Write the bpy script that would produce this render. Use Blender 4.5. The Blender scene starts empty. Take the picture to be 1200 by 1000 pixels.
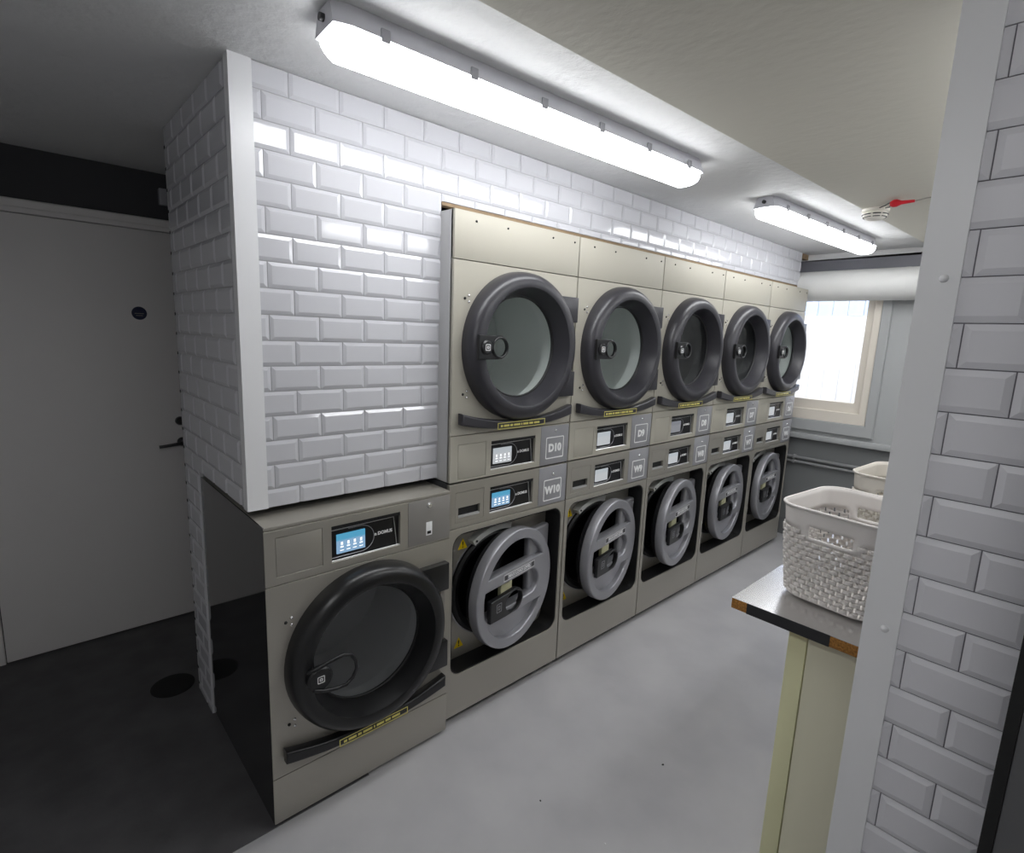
import bpy, bmesh, math, random
from mathutils import Vector, Matrix

random.seed(7)
scn = bpy.context.scene
col = scn.collection
PI = math.pi

# ------------------------------------------------------------------ camera
CAM = Vector((-1.2229, -1.6607, 1.6742))
YAW, PITCH, ROLL, FPX = 0.8208, -0.1697, 0.0395, 630.69
fw = Vector((math.cos(PITCH) * math.cos(YAW), math.cos(PITCH) * math.sin(YAW), math.sin(PITCH)))
rt = fw.cross(Vector((0, 0, 1))).normalized()
up = rt.cross(fw)
r2 = rt * math.cos(ROLL) + up * math.sin(ROLL)
u2 = -rt * math.sin(ROLL) + up * math.cos(ROLL)
cd = bpy.data.cameras.new('camera')
cd.sensor_fit = 'HORIZONTAL'
cd.sensor_width = 36.0
cd.lens = FPX / 1200.0 * 36.0
cd.clip_start = 0.02
cam = bpy.data.objects.new('camera', cd)
M = Matrix((r2, u2, -fw)).transposed().to_4x4()
M.translation = CAM
cam.matrix_world = M
col.objects.link(cam)
scn.camera = cam

# ------------------------------------------------------------------ world, exposure
LAMP = 8.5          # radiance of the ceiling tube diffusers
SKY = 3.0           # overcast sky outside the window
w = bpy.data.worlds.new('sky')
scn.world = w
w.use_nodes = True
w.node_tree.nodes['Background'].inputs[0].default_value = (0.93, 0.96, 1.0, 1)
w.node_tree.nodes['Background'].inputs[1].default_value = SKY
vs = scn.view_settings
vs.view_transform = 'Standard'
vs.look = 'None'
vs.exposure = 0.85
vs.gamma = 1.0
vs.use_curve_mapping = False

# ------------------------------------------------------------------ materials
def lin(c):
    c = c / 255.0
    return c / 12.92 if c <= 0.04045 else ((c + 0.055) / 1.055) ** 2.4
def rgb(r, g, b):
    return (lin(r), lin(g), lin(b), 1.0)

def mat(name, c, rough=0.5, metal=0.0, bump=0.0, bscale=40.0, var=0.0, vscale=6.0, coat=0.0,
        emit=None, estr=0.0, spec=0.5, stretch=None, detail=4.0, c2=None):
    m = bpy.data.materials.new(name)
    m.use_nodes = True
    nt = m.node_tree
    b = nt.nodes['Principled BSDF']
    b.inputs['Base Color'].default_value = c
    b.inputs['Roughness'].default_value = rough
    b.inputs['Metallic'].default_value = metal
    b.inputs['Coat Weight'].default_value = coat
    b.inputs['Specular IOR Level'].default_value = spec
    if emit:
        b.inputs['Emission Color'].default_value = emit
        b.inputs['Emission Strength'].default_value = estr
    if var or bump:
        tc = nt.nodes.new('ShaderNodeTexCoord')
        mp = nt.nodes.new('ShaderNodeMapping')
        nt.links.new(tc.outputs['Object'], mp.inputs['Vector'])
        if stretch:
            mp.inputs['Scale'].default_value = stretch
    if var:
        n = nt.nodes.new('ShaderNodeTexNoise')
        n.inputs['Scale'].default_value = vscale
        n.inputs['Detail'].default_value = detail
        nt.links.new(mp.outputs[0], n.inputs['Vector'])
        mix = nt.nodes.new('ShaderNodeMix')
        mix.data_type = 'RGBA'
        cc = c2 if c2 else tuple(max(0, x * (1 - var)) for x in c[:3]) + (1,)
        mix.inputs[6].default_value = c
        mix.inputs[7].default_value = cc
        rp = nt.nodes.new('ShaderNodeValToRGB')
        rp.color_ramp.elements[0].position = 0.35
        rp.color_ramp.elements[1].position = 0.68
        nt.links.new(n.outputs['Fac'], rp.inputs[0])
        nt.links.new(rp.outputs[0], mix.inputs[0])
        nt.links.new(mix.outputs[2], b.inputs['Base Color'])
    if bump:
        n2 = nt.nodes.new('ShaderNodeTexNoise')
        n2.inputs['Scale'].default_value = bscale
        n2.inputs['Detail'].default_value = detail
        nt.links.new(mp.outputs[0], n2.inputs['Vector'])
        bp = nt.nodes.new('ShaderNodeBump')
        bp.inputs['Strength'].default_value = bump
        bp.inputs['Distance'].default_value = 0.01
        nt.links.new(n2.outputs['Fac'], bp.inputs['Height'])
        nt.links.new(bp.outputs[0], b.inputs['Normal'])
    return m

def glass_mat(name, tint, rough=0.02):
    m = bpy.data.materials.new(name)
    m.use_nodes = True
    nt = m.node_tree
    for n in list(nt.nodes):
        nt.nodes.remove(n)
    o = nt.nodes.new('ShaderNodeOutputMaterial')
    t = nt.nodes.new('ShaderNodeBsdfTransparent')
    t.inputs[0].default_value = tint
    g = nt.nodes.new('ShaderNodeBsdfGlossy')
    g.inputs['Roughness'].default_value = rough
    # Schlick reflectance from the facing angle, the same from both sides of the pane
    lw = nt.nodes.new('ShaderNodeLayerWeight')
    lw.inputs[0].default_value = 0.5
    pw = nt.nodes.new('ShaderNodeMath')
    pw.operation = 'POWER'
    pw.inputs[1].default_value = 5.0
    ma = nt.nodes.new('ShaderNodeMath')
    ma.operation = 'MULTIPLY_ADD'
    ma.inputs[1].default_value = 0.94
    ma.inputs[2].default_value = 0.06
    mx = nt.nodes.new('ShaderNodeMixShader')
    nt.links.new(lw.outputs['Facing'], pw.inputs[0])
    nt.links.new(pw.outputs[0], ma.inputs[0])
    nt.links.new(ma.outputs[0], mx.inputs[0])
    nt.links.new(t.outputs[0], mx.inputs[1])
    nt.links.new(g.outputs[0], mx.inputs[2])
    nt.links.new(mx.outputs[0], o.inputs[0])
    return m

MT = {}
MT['tile'] = mat('glazed_white_tile', rgb(200, 200, 205), 0.09, spec=0.5)
MT['tile_pier'] = mat('glazed_pale_grey_tile', rgb(216, 215, 220), 0.38, spec=0.4)
MT['grout'] = mat('pale_grout', rgb(176, 176, 178), 0.9)
MT['grout_dark'] = mat('grey_grout', rgb(120, 117, 124), 0.9)
MT['trim'] = mat('white_plastic_trim', rgb(226, 226, 228), 0.35)
MT['ceiling'] = mat('white_plaster_ceiling', rgb(226, 226, 226), 0.62, bump=0.5, bscale=26, detail=6)
MT['soffit'] = mat('cream_plaster_soffit', rgb(210, 206, 194), 0.75, bump=0.22, bscale=30, stretch=(1, 0.6, 1))
MT['floor'] = mat('grey_painted_floor', rgb(184, 183, 185), 0.40, var=0.16, vscale=3.2, bump=0.05, bscale=60, c2=rgb(172, 171, 174))
MT['floor_dark'] = mat('charcoal_floor', rgb(88, 87, 89), 0.6, var=0.3, vscale=7, bump=0.05, bscale=80)
MT['wall_gap_dark'] = mat('charcoal_wall_and_gap_shade', rgb(62, 62, 65), 0.7)  # wall paint, also gap shade put on the machine bodies
MT['wall_grey'] = mat('grey_wall_paint', rgb(180, 182, 183), 0.6, bump=0.05, bscale=80)
MT['wall_low'] = mat('dark_grey_wall_paint', rgb(122, 124, 125), 0.5, bump=0.05, bscale=80)
MT['wall_rear'] = mat('pale_wall_paint', rgb(225, 225, 225), 0.7)
MT['beam'] = mat('slate_grey_beam_paint', rgb(122, 122, 130), 0.5)
MT['door'] = mat('off_white_door_paint', rgb(232, 229, 228), 0.5, bump=0.04, bscale=90)
MT['wood'] = mat('raw_wood', rgb(142, 120, 92), 0.7, var=0.25, vscale=20, stretch=(1, 8, 8))
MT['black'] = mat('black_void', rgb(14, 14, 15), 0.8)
MT['steel'] = mat('warm_silver_panel', rgb(172, 168, 156), 0.58, metal=0.15, bump=0.008, bscale=120, stretch=(1, 1, 30))
MT['steel_washer'] = mat('warm_grey_steel_panel', rgb(170, 166, 157), 0.36, metal=0.5, bump=0.008, bscale=120, stretch=(1, 1, 30))
MT['steel_tag'] = mat('grey_tag_plate', rgb(158, 158, 162), 0.4, metal=0.3)
MT['steel_tag2'] = mat('brown_grey_tag_plate', rgb(150, 147, 143), 0.4, metal=0.35)
MT['side_black'] = mat('glossy_black_side_panel', rgb(34, 34, 35), 0.06, spec=0.8, coat=0.3)
MT['side_metal'] = mat('zinc_side_panel', rgb(190, 190, 190), 0.4, metal=0.3)
MT['ring'] = mat('charcoal_door_ring', rgb(52, 51, 56), 0.34)
MT['ring_black'] = mat('black_door_ring', rgb(26, 26, 27), 0.3)
MT['rubber'] = mat('black_rubber', rgb(20, 20, 21), 0.55)
MT['plastic_black'] = mat('black_plastic', rgb(26, 26, 28), 0.3)
MT['drum'] = mat('drum_steel_lit', rgb(226, 230, 228), 0.4, metal=0.15)  # pale tone puts the light seen in the door glass into the colour
MT['drum_shaded'] = mat('drum_steel_shaded', rgb(96, 98, 100), 0.35, metal=0.5)  # shaded tone of the same drum steel, for the duller doors
MT['drum_black'] = mat('black_drum_steel', rgb(62, 63, 65), 0.35, metal=0.4)
MT['drum_front_sheen'] = mat('drum_steel_sheen', rgb(205, 206, 208), 0.4, metal=0.25)  # lightened so the front door's glass shows a painted-in sheen
MT['glass'] = glass_mat('dryer_door_glass', (0.88, 0.9, 0.89, 1))
MT['glass_dark'] = glass_mat('smoked_door_glass', (0.66, 0.67, 0.67, 1))
MT['pane'] = glass_mat('window_glass', (0.97, 0.97, 0.97, 1), 0.0)
MT['bowl'] = mat('dark_porthole_glass', rgb(10, 10, 11), 0.12)
MT['silver'] = mat('silver_door_frame', rgb(164, 164, 169), 0.34, metal=0.55)
MT['silver_light'] = mat('bright_silver_trim', rgb(205, 205, 205), 0.3, metal=0.6)
MT['clamp'] = mat('pale_zinc_clamp', rgb(222, 222, 218), 0.4, metal=0.3)
MT['cream_plastic'] = mat('cream_lock_plastic', rgb(205, 203, 165), 0.5)
MT['screw'] = mat('bright_screw', rgb(220, 220, 220), 0.25, metal=0.8)
MT['print_white'] = mat('white_print', rgb(238, 238, 238), 0.5)
MT['print_black'] = mat('black_print', rgb(20, 20, 20), 0.5)
MT['print_yellow'] = mat('yellow_print', rgb(226, 216, 120), 0.5)
MT['yellow'] = mat('yellow_warning_print', rgb(238, 206, 10), 0.5)
MT['lamp_body'] = mat('white_lamp_body', rgb(205, 205, 212), 0.4)
MT['lamp_clip'] = mat('clear_grey_clip', rgb(160, 160, 166), 0.25)
MT['diffuser'] = mat('lit_prismatic_diffuser', rgb(240, 240, 240), 0.3, emit=(0.97, 0.985, 1.0, 1), estr=LAMP)
MT['basket'] = mat('grey_beige_basket_plastic', rgb(220, 215, 211), 0.5)
MT['basket2'] = mat('warm_grey_basket_plastic', rgb(212, 206, 196), 0.5)
MT['worktop'] = mat('metal_effect_laminate', rgb(220, 219, 218), 0.24, metal=0.93)
MT['edge_black'] = mat('black_edge_band', rgb(40, 40, 42), 0.4)
MT['chipboard'] = mat('bare_chipboard', rgb(186, 130, 62), 0.9, var=0.55, vscale=190, bump=0.4, bscale=200)
MT['cream'] = mat('cream_melamine', rgb(238, 234, 208), 0.45)
MT['cream2'] = mat('pale_yellow_melamine', rgb(236, 234, 190), 0.45)
MT['duct'] = mat('white_wrapped_duct', rgb(228, 228, 226), 0.55, var=0.06, vscale=5, bump=0.06, bscale=14)
MT['frame'] = mat('cream_window_frame', rgb(238, 230, 218), 0.4)
MT['pipe_grey'] = mat('grey_painted_pipe', rgb(140, 141, 142), 0.4)
MT['clad'] = mat('white_cladding', rgb(235, 234, 236), 0.6)
MT['clad_blue'] = mat('pale_blue_cladding', rgb(176, 190, 222), 0.6)
MT['ground'] = mat('concrete_ground', rgb(150, 148, 145), 0.9, var=0.2, vscale=4)
MT['detector'] = mat('ivory_plastic', rgb(236, 232, 222), 0.4)
MT['red'] = mat('red_plastic', rgb(206, 22, 40), 0.35)
MT['wire_dark'] = mat('dark_wire', rgb(50, 50, 52), 0.5)
MT['wire_grey'] = mat('grey_wire', rgb(150, 146, 138), 0.5)
MT['navy'] = mat('navy_sticker', rgb(28, 34, 66), 0.4)
MT['brass'] = mat('dull_chrome', rgb(110, 110, 112), 0.3, metal=0.9)
MT['panel_dark'] = mat('dark_grey_panel', rgb(84, 84, 86), 0.45)

def screen_mat(name, top, low, s):
    m = bpy.data.materials.new(name)
    m.use_nodes = True
    nt = m.node_tree
    b = nt.nodes['Principled BSDF']
    b.inputs['Base Color'].default_value = (0.02, 0.02, 0.02, 1)
    b.inputs['Roughness'].default_value = 0.15
    tc = nt.nodes.new('ShaderNodeTexCoord')
    sp = nt.nodes.new('ShaderNodeSeparateXYZ')
    rp = nt.nodes.new('ShaderNodeValToRGB')
    rp.color_ramp.elements[0].position = 0.62
    rp.color_ramp.elements[0].color = low
    rp.color_ramp.elements[1].position = 0.72
    rp.color_ramp.elements[1].color = top
    nt.links.new(tc.outputs['Generated'], sp.inputs[0])
    nt.links.new(sp.outputs['Z'], rp.inputs[0])
    nt.links.new(rp.outputs[0], b.inputs['Emission Color'])
    b.inputs['Emission Strength'].default_value = s
    return m
MT['screen_blue'] = screen_mat('lit_blue_screen', rgb(90, 176, 216), rgb(150, 190, 226), 0.42)
MT['screen_white'] = screen_mat('lit_white_screen', rgb(206, 214, 220), rgb(214, 218, 222), 0.38)
MT['screen_dim'] = screen_mat('lit_dim_screen', rgb(140, 142, 150), rgb(150, 152, 158), 0.4)
MT['icon'] = mat('lit_white_icons', rgb(240, 240, 240), 0.4, emit=(0.9, 0.95, 1, 1), estr=0.42)

# ------------------------------------------------------------------ mesh helpers
def smooth(me, ang=35):
    for p in me.polygons:
        p.use_smooth = True
    try:
        me.set_sharp_from_angle(angle=math.radians(ang))
    except Exception:
        pass

def link(name, me, m, parent=None, loc=None, rotz=None):
    o = bpy.data.objects.new(name, me)
    if m is not None and len(me.materials) == 0:
        me.materials.append(MT[m] if isinstance(m, str) else m)
    col.objects.link(o)
    if parent:
        o.parent = parent
    if loc:
        o.location = loc
    if rotz:
        o.rotation_euler = (0, 0, rotz)
    return o

def bm_mesh(bm, name='mesh', sm=None):
    bmesh.ops.recalc_face_normals(bm, faces=bm.faces)
    me = bpy.data.meshes.new(name)
    bm.to_mesh(me)
    bm.free()
    if sm:
        smooth(me, sm)
    return me

def add_box(bm, x0, x1, y0, y1, z0, z1, skip=()):
    v = [bm.verts.new(p) for p in ((x0, y0, z0), (x1, y0, z0), (x1, y1, z0), (x0, y1, z0),
                                   (x0, y0, z1), (x1, y0, z1), (x1, y1, z1), (x0, y1, z1))]
    F = {'b': (0, 3, 2, 1), 't': (4, 5, 6, 7), 'f': (0, 1, 5, 4), 'r': (1, 2, 6, 5), 'k': (2, 3, 7, 6), 'l': (3, 0, 4, 7)}
    for k, f in F.items():
        if k not in skip:
            bm.faces.new([v[i] for i in f])
    return v

def box(name, x0, x1, y0, y1, z0, z1, m, parent=None, bevel=0.0, seg=2, skip=()):
    bm = bmesh.new()
    add_box(bm, x0, x1, y0, y1, z0, z1, skip)
    if bevel:
        bmesh.ops.bevel(bm, geom=bm.edges[:], offset=bevel, segments=seg, affect='EDGES', profile=0.5)
    return link(name, bm_mesh(bm, name, 40 if bevel else None), m, parent)

def boxes(name, lst, m, parent=None, bevel=0.0):
    bm = bmesh.new()
    for b in lst:
        add_box(bm, *b)
    if bevel:
        bmesh.ops.bevel(bm, geom=bm.edges[:], offset=bevel, segments=1, affect='EDGES')
    return link(name, bm_mesh(bm, name), m, parent)

def lathe_mesh(prof, n=48, axis='y', c=(0, 0, 0), close=False, sm=40):
    """prof: list of (radius, height along axis)"""
    bm = bmesh.new()
    rings = []
    for r, h in prof:
        ring = []
        if r < 1e-6:
            p = {'y': (0, h, 0), 'z': (0, 0, h), 'x': (h, 0, 0)}[axis]
            ring = [bm.verts.new(Vector(p) + Vector(c))]
        else:
            for i in range(n):
                a = 2 * PI * i / n
                q = (r * math.cos(a), r * math.sin(a))
                p = {'y': (q[0], h, q[1]), 'z': (q[0], q[1], h), 'x': (h, q[0], q[1])}[axis]
                ring.append(bm.verts.new(Vector(p) + Vector(c)))
        rings.append(ring)
    pairs = list(zip(rings, rings[1:]))
    if close:
        pairs.append((rings[-1], rings[0]))
    for A, B in pairs:
        if len(A) == 1 and len(B) == 1:
            continue
        for i in range(n):
            j = (i + 1) % n
            if len(A) == 1:
                bm.faces.new((A[0], B[i], B[j]))
            elif len(B) == 1:
                bm.faces.new((A[i], A[j], B[0]))
            else:
                bm.faces.new((A[i], A[j], B[j], B[i]))
    return bm_mesh(bm, 'lathe', sm)

def lathe(name, prof, m, parent=None, n=48, axis='y', c=(0, 0, 0), close=False, sm=40):
    return link(name, lathe_mesh(prof, n, axis, c, close, sm), m, parent)

def tube_bm(bm, pts, r, n=8, cap=True, closed=False):
    pts = [Vector(p) for p in pts]
    N = len(pts)
    rings = []
    nrm = None
    for i, p in enumerate(pts):
        if closed:
            t = (pts[(i + 1) % N] - pts[i - 1]).normalized()
        else:
            t = (pts[min(i + 1, N - 1)] - pts[max(i - 1, 0)]).normalized()
        if nrm is None:
            nrm = t.orthogonal().normalized()
        nrm = (nrm - t * nrm.dot(t)).normalized()
        b = t.cross(nrm)
        rr = r[i] if isinstance(r, (list, tuple)) else r
        rings.append([bm.verts.new(p + (nrm * math.cos(2 * PI * k / n) + b * math.sin(2 * PI * k / n)) * rr) for k in range(n)])
    for i in range(N if closed else N - 1):
        A, B = rings[i], rings[(i + 1) % N]
        for k in range(n):
            l = (k + 1) % n
            bm.faces.new((A[k], A[l], B[l], B[k]))
    if cap and not closed:
        bm.faces.new(rings[0])
        bm.faces.new(rings[-1])

def tube(name, pts, r, m, parent=None, n=8, closed=False):
    bm = bmesh.new()
    tube_bm(bm, pts, r, n, True, closed)
    return link(name, bm_mesh(bm, name, 50), m, parent)

def shape_mesh(polys, depth, y, bevel=0.0):
    """Filled 2D outlines (with holes) in the x-z plane, front face at y, thick 'depth' towards +y."""
    cu = bpy.data.curves.new('shape', 'CURVE')
    cu.dimensions = '2D'
    cu.fill_mode = 'BOTH'
    cu.extrude = max(depth / 2 - bevel, 0.00005)
    cu.bevel_depth = bevel
    cu.bevel_resolution = 2
    cu.offset = -bevel
    for P in polys:
        s = cu.splines.new('POLY')
        s.points.add(len(P) - 1)
        for k, (a, b) in enumerate(P):
            s.points[k].co = (a, b, 0, 1)
        s.use_cyclic_u = True
    o = bpy.data.objects.new('shape', cu)
    me = bpy.data.meshes.new_from_object(o)
    bpy.data.objects.remove(o)
    bpy.data.curves.remove(cu)
    me.materials.clear()
    for v in me.vertices:
        a, b, c = v.co
        v.co = (a, y + depth / 2 - c, b)
    smooth(me, 30)
    return me

def shape(name, polys, depth, y, m, parent=None, bevel=0.0):
    return link(name, shape_mesh(polys, depth, y, bevel), m, parent)

_tx = {}
def text_mesh(s, size, bold=0.0):
    k = (s, size, bold)
    if k in _tx:
        return _tx[k]
    cu = bpy.data.curves.new('lettering', 'FONT')
    cu.body = s
    cu.size = size
    cu.align_x = 'CENTER'
    cu.align_y = 'CENTER'
    cu.offset = bold
    cu.extrude = 0.0004
    cu.resolution_u = 3
    o = bpy.data.objects.new('t', cu)
    me = bpy.data.meshes.new_from_object(o)
    bpy.data.objects.remove(o)
    bpy.data.curves.remove(cu)
    me.materials.clear()
    for v in me.vertices:
        a, b, c = v.co
        v.co = (a, -c, b)
    _tx[k] = me
    return me

def text(s, size, x, y, z, m, parent, bold=0.0, rotz=0, name='lettering'):
    me = text_mesh(s, size, bold)
    return link(name, me, m, parent, (x, y, z), rotz)

def circ(cx, cz, r, n=48, a0=0.0, a1=2 * PI, end=False):
    k = n if not end else n - 1
    return [(cx + r * math.cos(a0 + (a1 - a0) * i / k), cz + r * math.sin(a0 + (a1 - a0) * i / k)) for i in range(n)]

def rrect(x0, x1, z0, z1, r, n=6):
    P = []
    for cx, cz, a in ((x1 - r, z1 - r, 0), (x0 + r, z1 - r, PI / 2), (x0 + r, z0 + r, PI), (x1 - r, z0 + r, 1.5 * PI)):
        for i in range(n + 1):
            t = a + PI / 2 * i / n
            P.append((cx + r * math.cos(t), cz + r * math.sin(t)))
    return P

def rect(x0, x1, z0, z1):
    return [(x0, z0), (x1, z0), (x1, z1), (x0, z1)]

def empty(name, loc=(0, 0, 0), rotz=0):
    o = bpy.data.objects.new(name, None)
    o.empty_display_size = 0.1
    o.location = loc
    o.rotation_euler = (0, 0, rotz)
    col.objects.link(o)
    return o

def tag(o, label, cat, group=None):
    o['label'] = label
    o['category'] = cat
    if group:
        o['group'] = group
    return o

def struct(o):
    o['kind'] = 'structure'
    return o

# ------------------------------------------------------------------ the room
ZC = 2.412          # ceiling
ZS = 2.37           # lower soffit on the aisle side
XL = -0.711         # tiled return
YT = 0.094          # tiled wall plane
YB = 0.935          # back end of the return
XE = 3.74           # window wall
YD = 1.73           # door wall
XW, YR = -2.7, -3.3 # walls behind the camera

struct(box('floor', XW - 0.1, XE + 0.1, YR - 0.1, YD + 0.1, -0.12, 0.0, 'floor'))
o = box('floor_corridor', XW, XL + 0.35, -0.015, YD, 0.0, 0.003, 'floor_dark')
struct(o)
struct(box('ceiling', XW - 0.1, XE + 0.15, YR - 0.1, YD + 0.1, ZC, ZC + 0.12, 'ceiling'))
# the lower ceiling runs along the aisle, its edge a little out of square
def soffit_edge(x):
    return -0.665 - 0.0302 * x
bm = bmesh.new()
pts = [(XW, YR), (XE, YR), (XE, soffit_edge(XE)), (XW, soffit_edge(XW))]
lo = [bm.verts.new((a, b, ZS)) for a, b in pts]
hi = [bm.verts.new((a, b, ZC)) for a, b in pts]
bm.faces.new(lo); bm.faces.new(hi)
for i in range(4):
    bm.faces.new((lo[i], lo[(i + 1) % 4], hi[(i + 1) % 4], hi[i]))
struct(link('ceiling_soffit', bm_mesh(bm), 'soffit'))

# door wall, rear and side walls of the shell
struct(box('wall_left', XW, XE, YD, YD + 0.1, 0, ZC, 'wall_gap_dark'))
struct(box('wall_rear', XW, XE, YR - 0.1, YR, 0, ZC, 'wall_rear'))
struct(box('wall_entrance', XW - 0.1, XW, YR - 0.1, YD + 0.1, 0, ZC, 'wall_rear'))

struct(box('wall_counter', 0.12, XE, -2.12, -2.02, 0, ZS, 'wall_grey'))
# window wall with its opening
WY0, WY1, WZ0, WZ1 = -0.468, 0.42, 1.06, 2.16
wf = boxes('wall_far', [(XE, XE + 0.12, YR, WY0, 0.90, ZC), (XE, XE + 0.12, WY1, YD, 0.90, ZC),
                        (XE, XE + 0.12, WY0, WY1, 0.90, WZ0), (XE, XE + 0.12, WY0, WY1, WZ1, ZC)], 'wall_grey')
struct(wf)
struct(box('wall_far_lower', XE, XE + 0.12, YR, YD, 0, 0.90, 'wall_low'))
# sill ledge and surround
struct(box('trim_1', XE - 0.055, XE, YR, YB, 0.892, 0.938, 'wall_grey', bevel=0.008))
sur = link('trim_2', shape_mesh([[(-0.535, 0.965), (0.52, 0.965), (0.52, 2.2), (-0.535, 2.2)],
                                 rect(WY0, WY1, WZ0, WZ1)], 0.03, 0, 0.009), 'wall_grey')
sur.rotation_euler = (0, 0, PI / 2)      # local x -> world y
sur.location = (XE, 0, 0)
struct(sur)
# cast beam above the duct (its upper edge dips towards the machines)
bm = bmesh.new()
yy0, yy1 = YR, 0.2
for (x0, x1) in ((XE - 0.05, XE),):
    def zt(y):
        return min(ZC - 0.0005, 2.412 - 0.052 * (y + 0.69))
    A = [bm.verts.new(p) for p in ((x0, yy0, 2.26), (x1, yy0, 2.26), (x1, yy1, 2.245), (x0, yy1, 2.245))]
    B = [bm.verts.new(p) for p in ((x0, yy0, zt(-0.7)), (x1, yy0, zt(-0.7)), (x1, yy1, zt(yy1)), (x0, yy1, zt(yy1)))]
    bm.faces.new(A); bm.faces.new(B)
    for i in range(4):
        bm.faces.new((A[i], A[(i + 1) % 4], B[(i + 1) % 4], B[i]))
struct(link('trim_3', bm_mesh(bm), 'beam'))
struct(box('trim_4', XE - 0.05, XE, -0.7, 0.2, 2.36, ZC, 'ceiling'))
struct(box('trim_5', 3.56, XE - 0.052, 0.10, 0.135, 2.372, ZC, 'wood'))

# window frame, pane
win = struct(link('window_1', shape_mesh([rect(WY0, WY1, WZ0, WZ1), rect(-0.415, 0.40, 1.15, 2.12)], 0.05, 0, 0.006), 'frame'))
win.rotation_euler = (0, 0, PI / 2)
win.location = (XE + 0.03, 0, 0)
sash = link('sash', shape_mesh([rect(-0.42, 0.40, 1.145, 2.12), rrect(-0.365, 0.36, 1.232, 2.08, 0.01)], 0.04, -0.012, 0.006), 'frame', win)
box('window_pane', -0.37, 0.365, 0.004, 0.010, 1.225, 2.085, 'pane', win)
for k in range(3):
    box('frame_vent', -0.392, -0.384, -0.016, -0.012, 1.688 + 0.026 * k, 1.700 + 0.026 * k, 'wire_dark', win)

# ------------------------------------------------------------------ bevelled wall tiles
TL, TH = 0.1588, 0.0794
_tile = {}
def tile_mesh(u0, u1, v0, v1, ou):
    """A bevelled tile cut to [u0,u1]x[v0,v1]; the whole tile spans 0..TL, 0..TH, ou names the glaze."""
    key = (ou,) + tuple(round(t, 3) for t in (u0, u1, v0, v1))
    if key in _tile:
        return _tile[key]
    g, b, e, h = 0.0011, 0.0115, 0.0022, 0.0062
    a0, a1, c0, c1 = max(u0, g), min(u1, TL - g), max(v0, g), min(v1, TH - g)
    def ht(u, v):
        d = min(u - g, TL - g - u, v - g, TH - g - v)
        return e + (h - e) * min(1, max(0, d) / b)
    us = sorted({a0, a1, *[t for t in (g + b, TL - g - b) if a0 < t < a1]})
    vv = sorted({c0, c1, *[t for t in (g + b, TH - g - b) if c0 < t < c1]})
    bm = bmesh.new()
    V = [[bm.verts.new((u, -ht(u, v), v)) for v in vv] for u in us]
    for i in range(len(us) - 1):
        for j in range(len(vv) - 1):
            A, B, C, D = V[i][j], V[i + 1][j], V[i + 1][j + 1], V[i][j + 1]
            if abs((A.co.y + C.co.y) - (B.co.y + D.co.y)) > 1e-6:
                # mitred corner: split along the ridge
                hs = [-q.co.y for q in (A, B, C, D)]
                if abs(hs[0] - hs[2]) > abs(hs[1] - hs[3]):
                    bm.faces.new((A, B, C)); bm.faces.new((A, C, D))
                else:
                    bm.faces.new((A, B, D)); bm.faces.new((B, C, D))
            else:
                bm.faces.new((A, B, C, D))
    # rim down to the board
    edge = [V[i][0] for i in range(len(us))] + [V[-1][j] for j in range(1, len(vv))] + \
           [V[i][-1] for i in range(len(us) - 2, -1, -1)] + [V[0][j] for j in range(len(vv) - 2, 0, -1)]
    base = [bm.verts.new((q.co.x, 0, q.co.z)) for q in edge]
    for i in range(len(edge)):
        j = (i + 1) % len(edge)
        bm.faces.new((edge[i], edge[j], base[j], base[i]))
    me = bm_mesh(bm, 'tile')
    _tile[key] = me
    return me

def tile_area(parent, u_lo, u_hi, v_lo, v_hi, joint_u, z0, place, m, holes=()):
    """joint_u(k): a joint position of course k; place(u, v) -> (loc, rotz); holes: rects (u0,u1,v0,v1) left free"""
    k = math.floor((v_lo - z0) / TH)
    while z0 + k * TH < v_hi - 0.004:
        cz = z0 + k * TH
        j = joint_u(k)
        i = math.floor((u_lo - j) / TL)
        while j + i * TL < u_hi - 0.004:
            cu_ = j + i * TL
            a0, a1 = max(u_lo, cu_), min(u_hi, cu_ + TL)
            b0, b1 = max(v_lo, cz), min(v_hi, cz + TH)
            i += 1
            for (h0, h1, g0, g1) in holes:
                if a0 < h1 and a1 > h0 and b0 < g1 and b1 > g0:
                    # trim against the hole (only corner cut-outs occur)
                    if b0 >= g0 - 1e-6 and b1 <= g1 + 1e-6:
                        if a0 >= h0 - 1e-6:
                            a0 = max(a0, h1)
                        else:
                            a1 = min(a1, h0)
                    else:
                        if a0 < h0 and (h0 - a0) > 0.02:
                            a1 = min(a1, h0) if g1 - b0 > 0.03 and b1 - g1 < 0.03 else a1
                        b0 = max(b0, g1)
            if a1 - a0 < 0.006 or b1 - b0 < 0.006:
                continue
            loc, rz = place(cu_, cz)
            o = link('tile', tile_mesh(a0 - cu_, a1 - cu_, b0 - cz, b1 - cz, m), m, parent, None, None)
            o.location = loc
            o.rotation_euler = (0, 0, rz)
        k += 1

Z0 = 1.149
# wall above the machines: board with the machine openings cut out
wb = boxes('wall_back', [(XL + 0.004, 0.006, YT, YT + 0.02, 1.091, ZC), (0.006, 3.52, YT, YT + 0.02, 2.152, ZC)], 'grout')
struct(wb)
tile_area(wb, -0.657, 0.004, 1.091, ZC - 0.003, lambda k: (-0.393 if k % 2 else -0.472), Z0,
          lambda u, v: ((u, YT, v), 0), 'tile')
tile_area(wb, 0.004, 3.52, 2.154, ZC - 0.003, lambda k: (-0.393 if k % 2 else -0.472), Z0,
          lambda u, v: ((u, YT, v), 0), 'tile')
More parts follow.
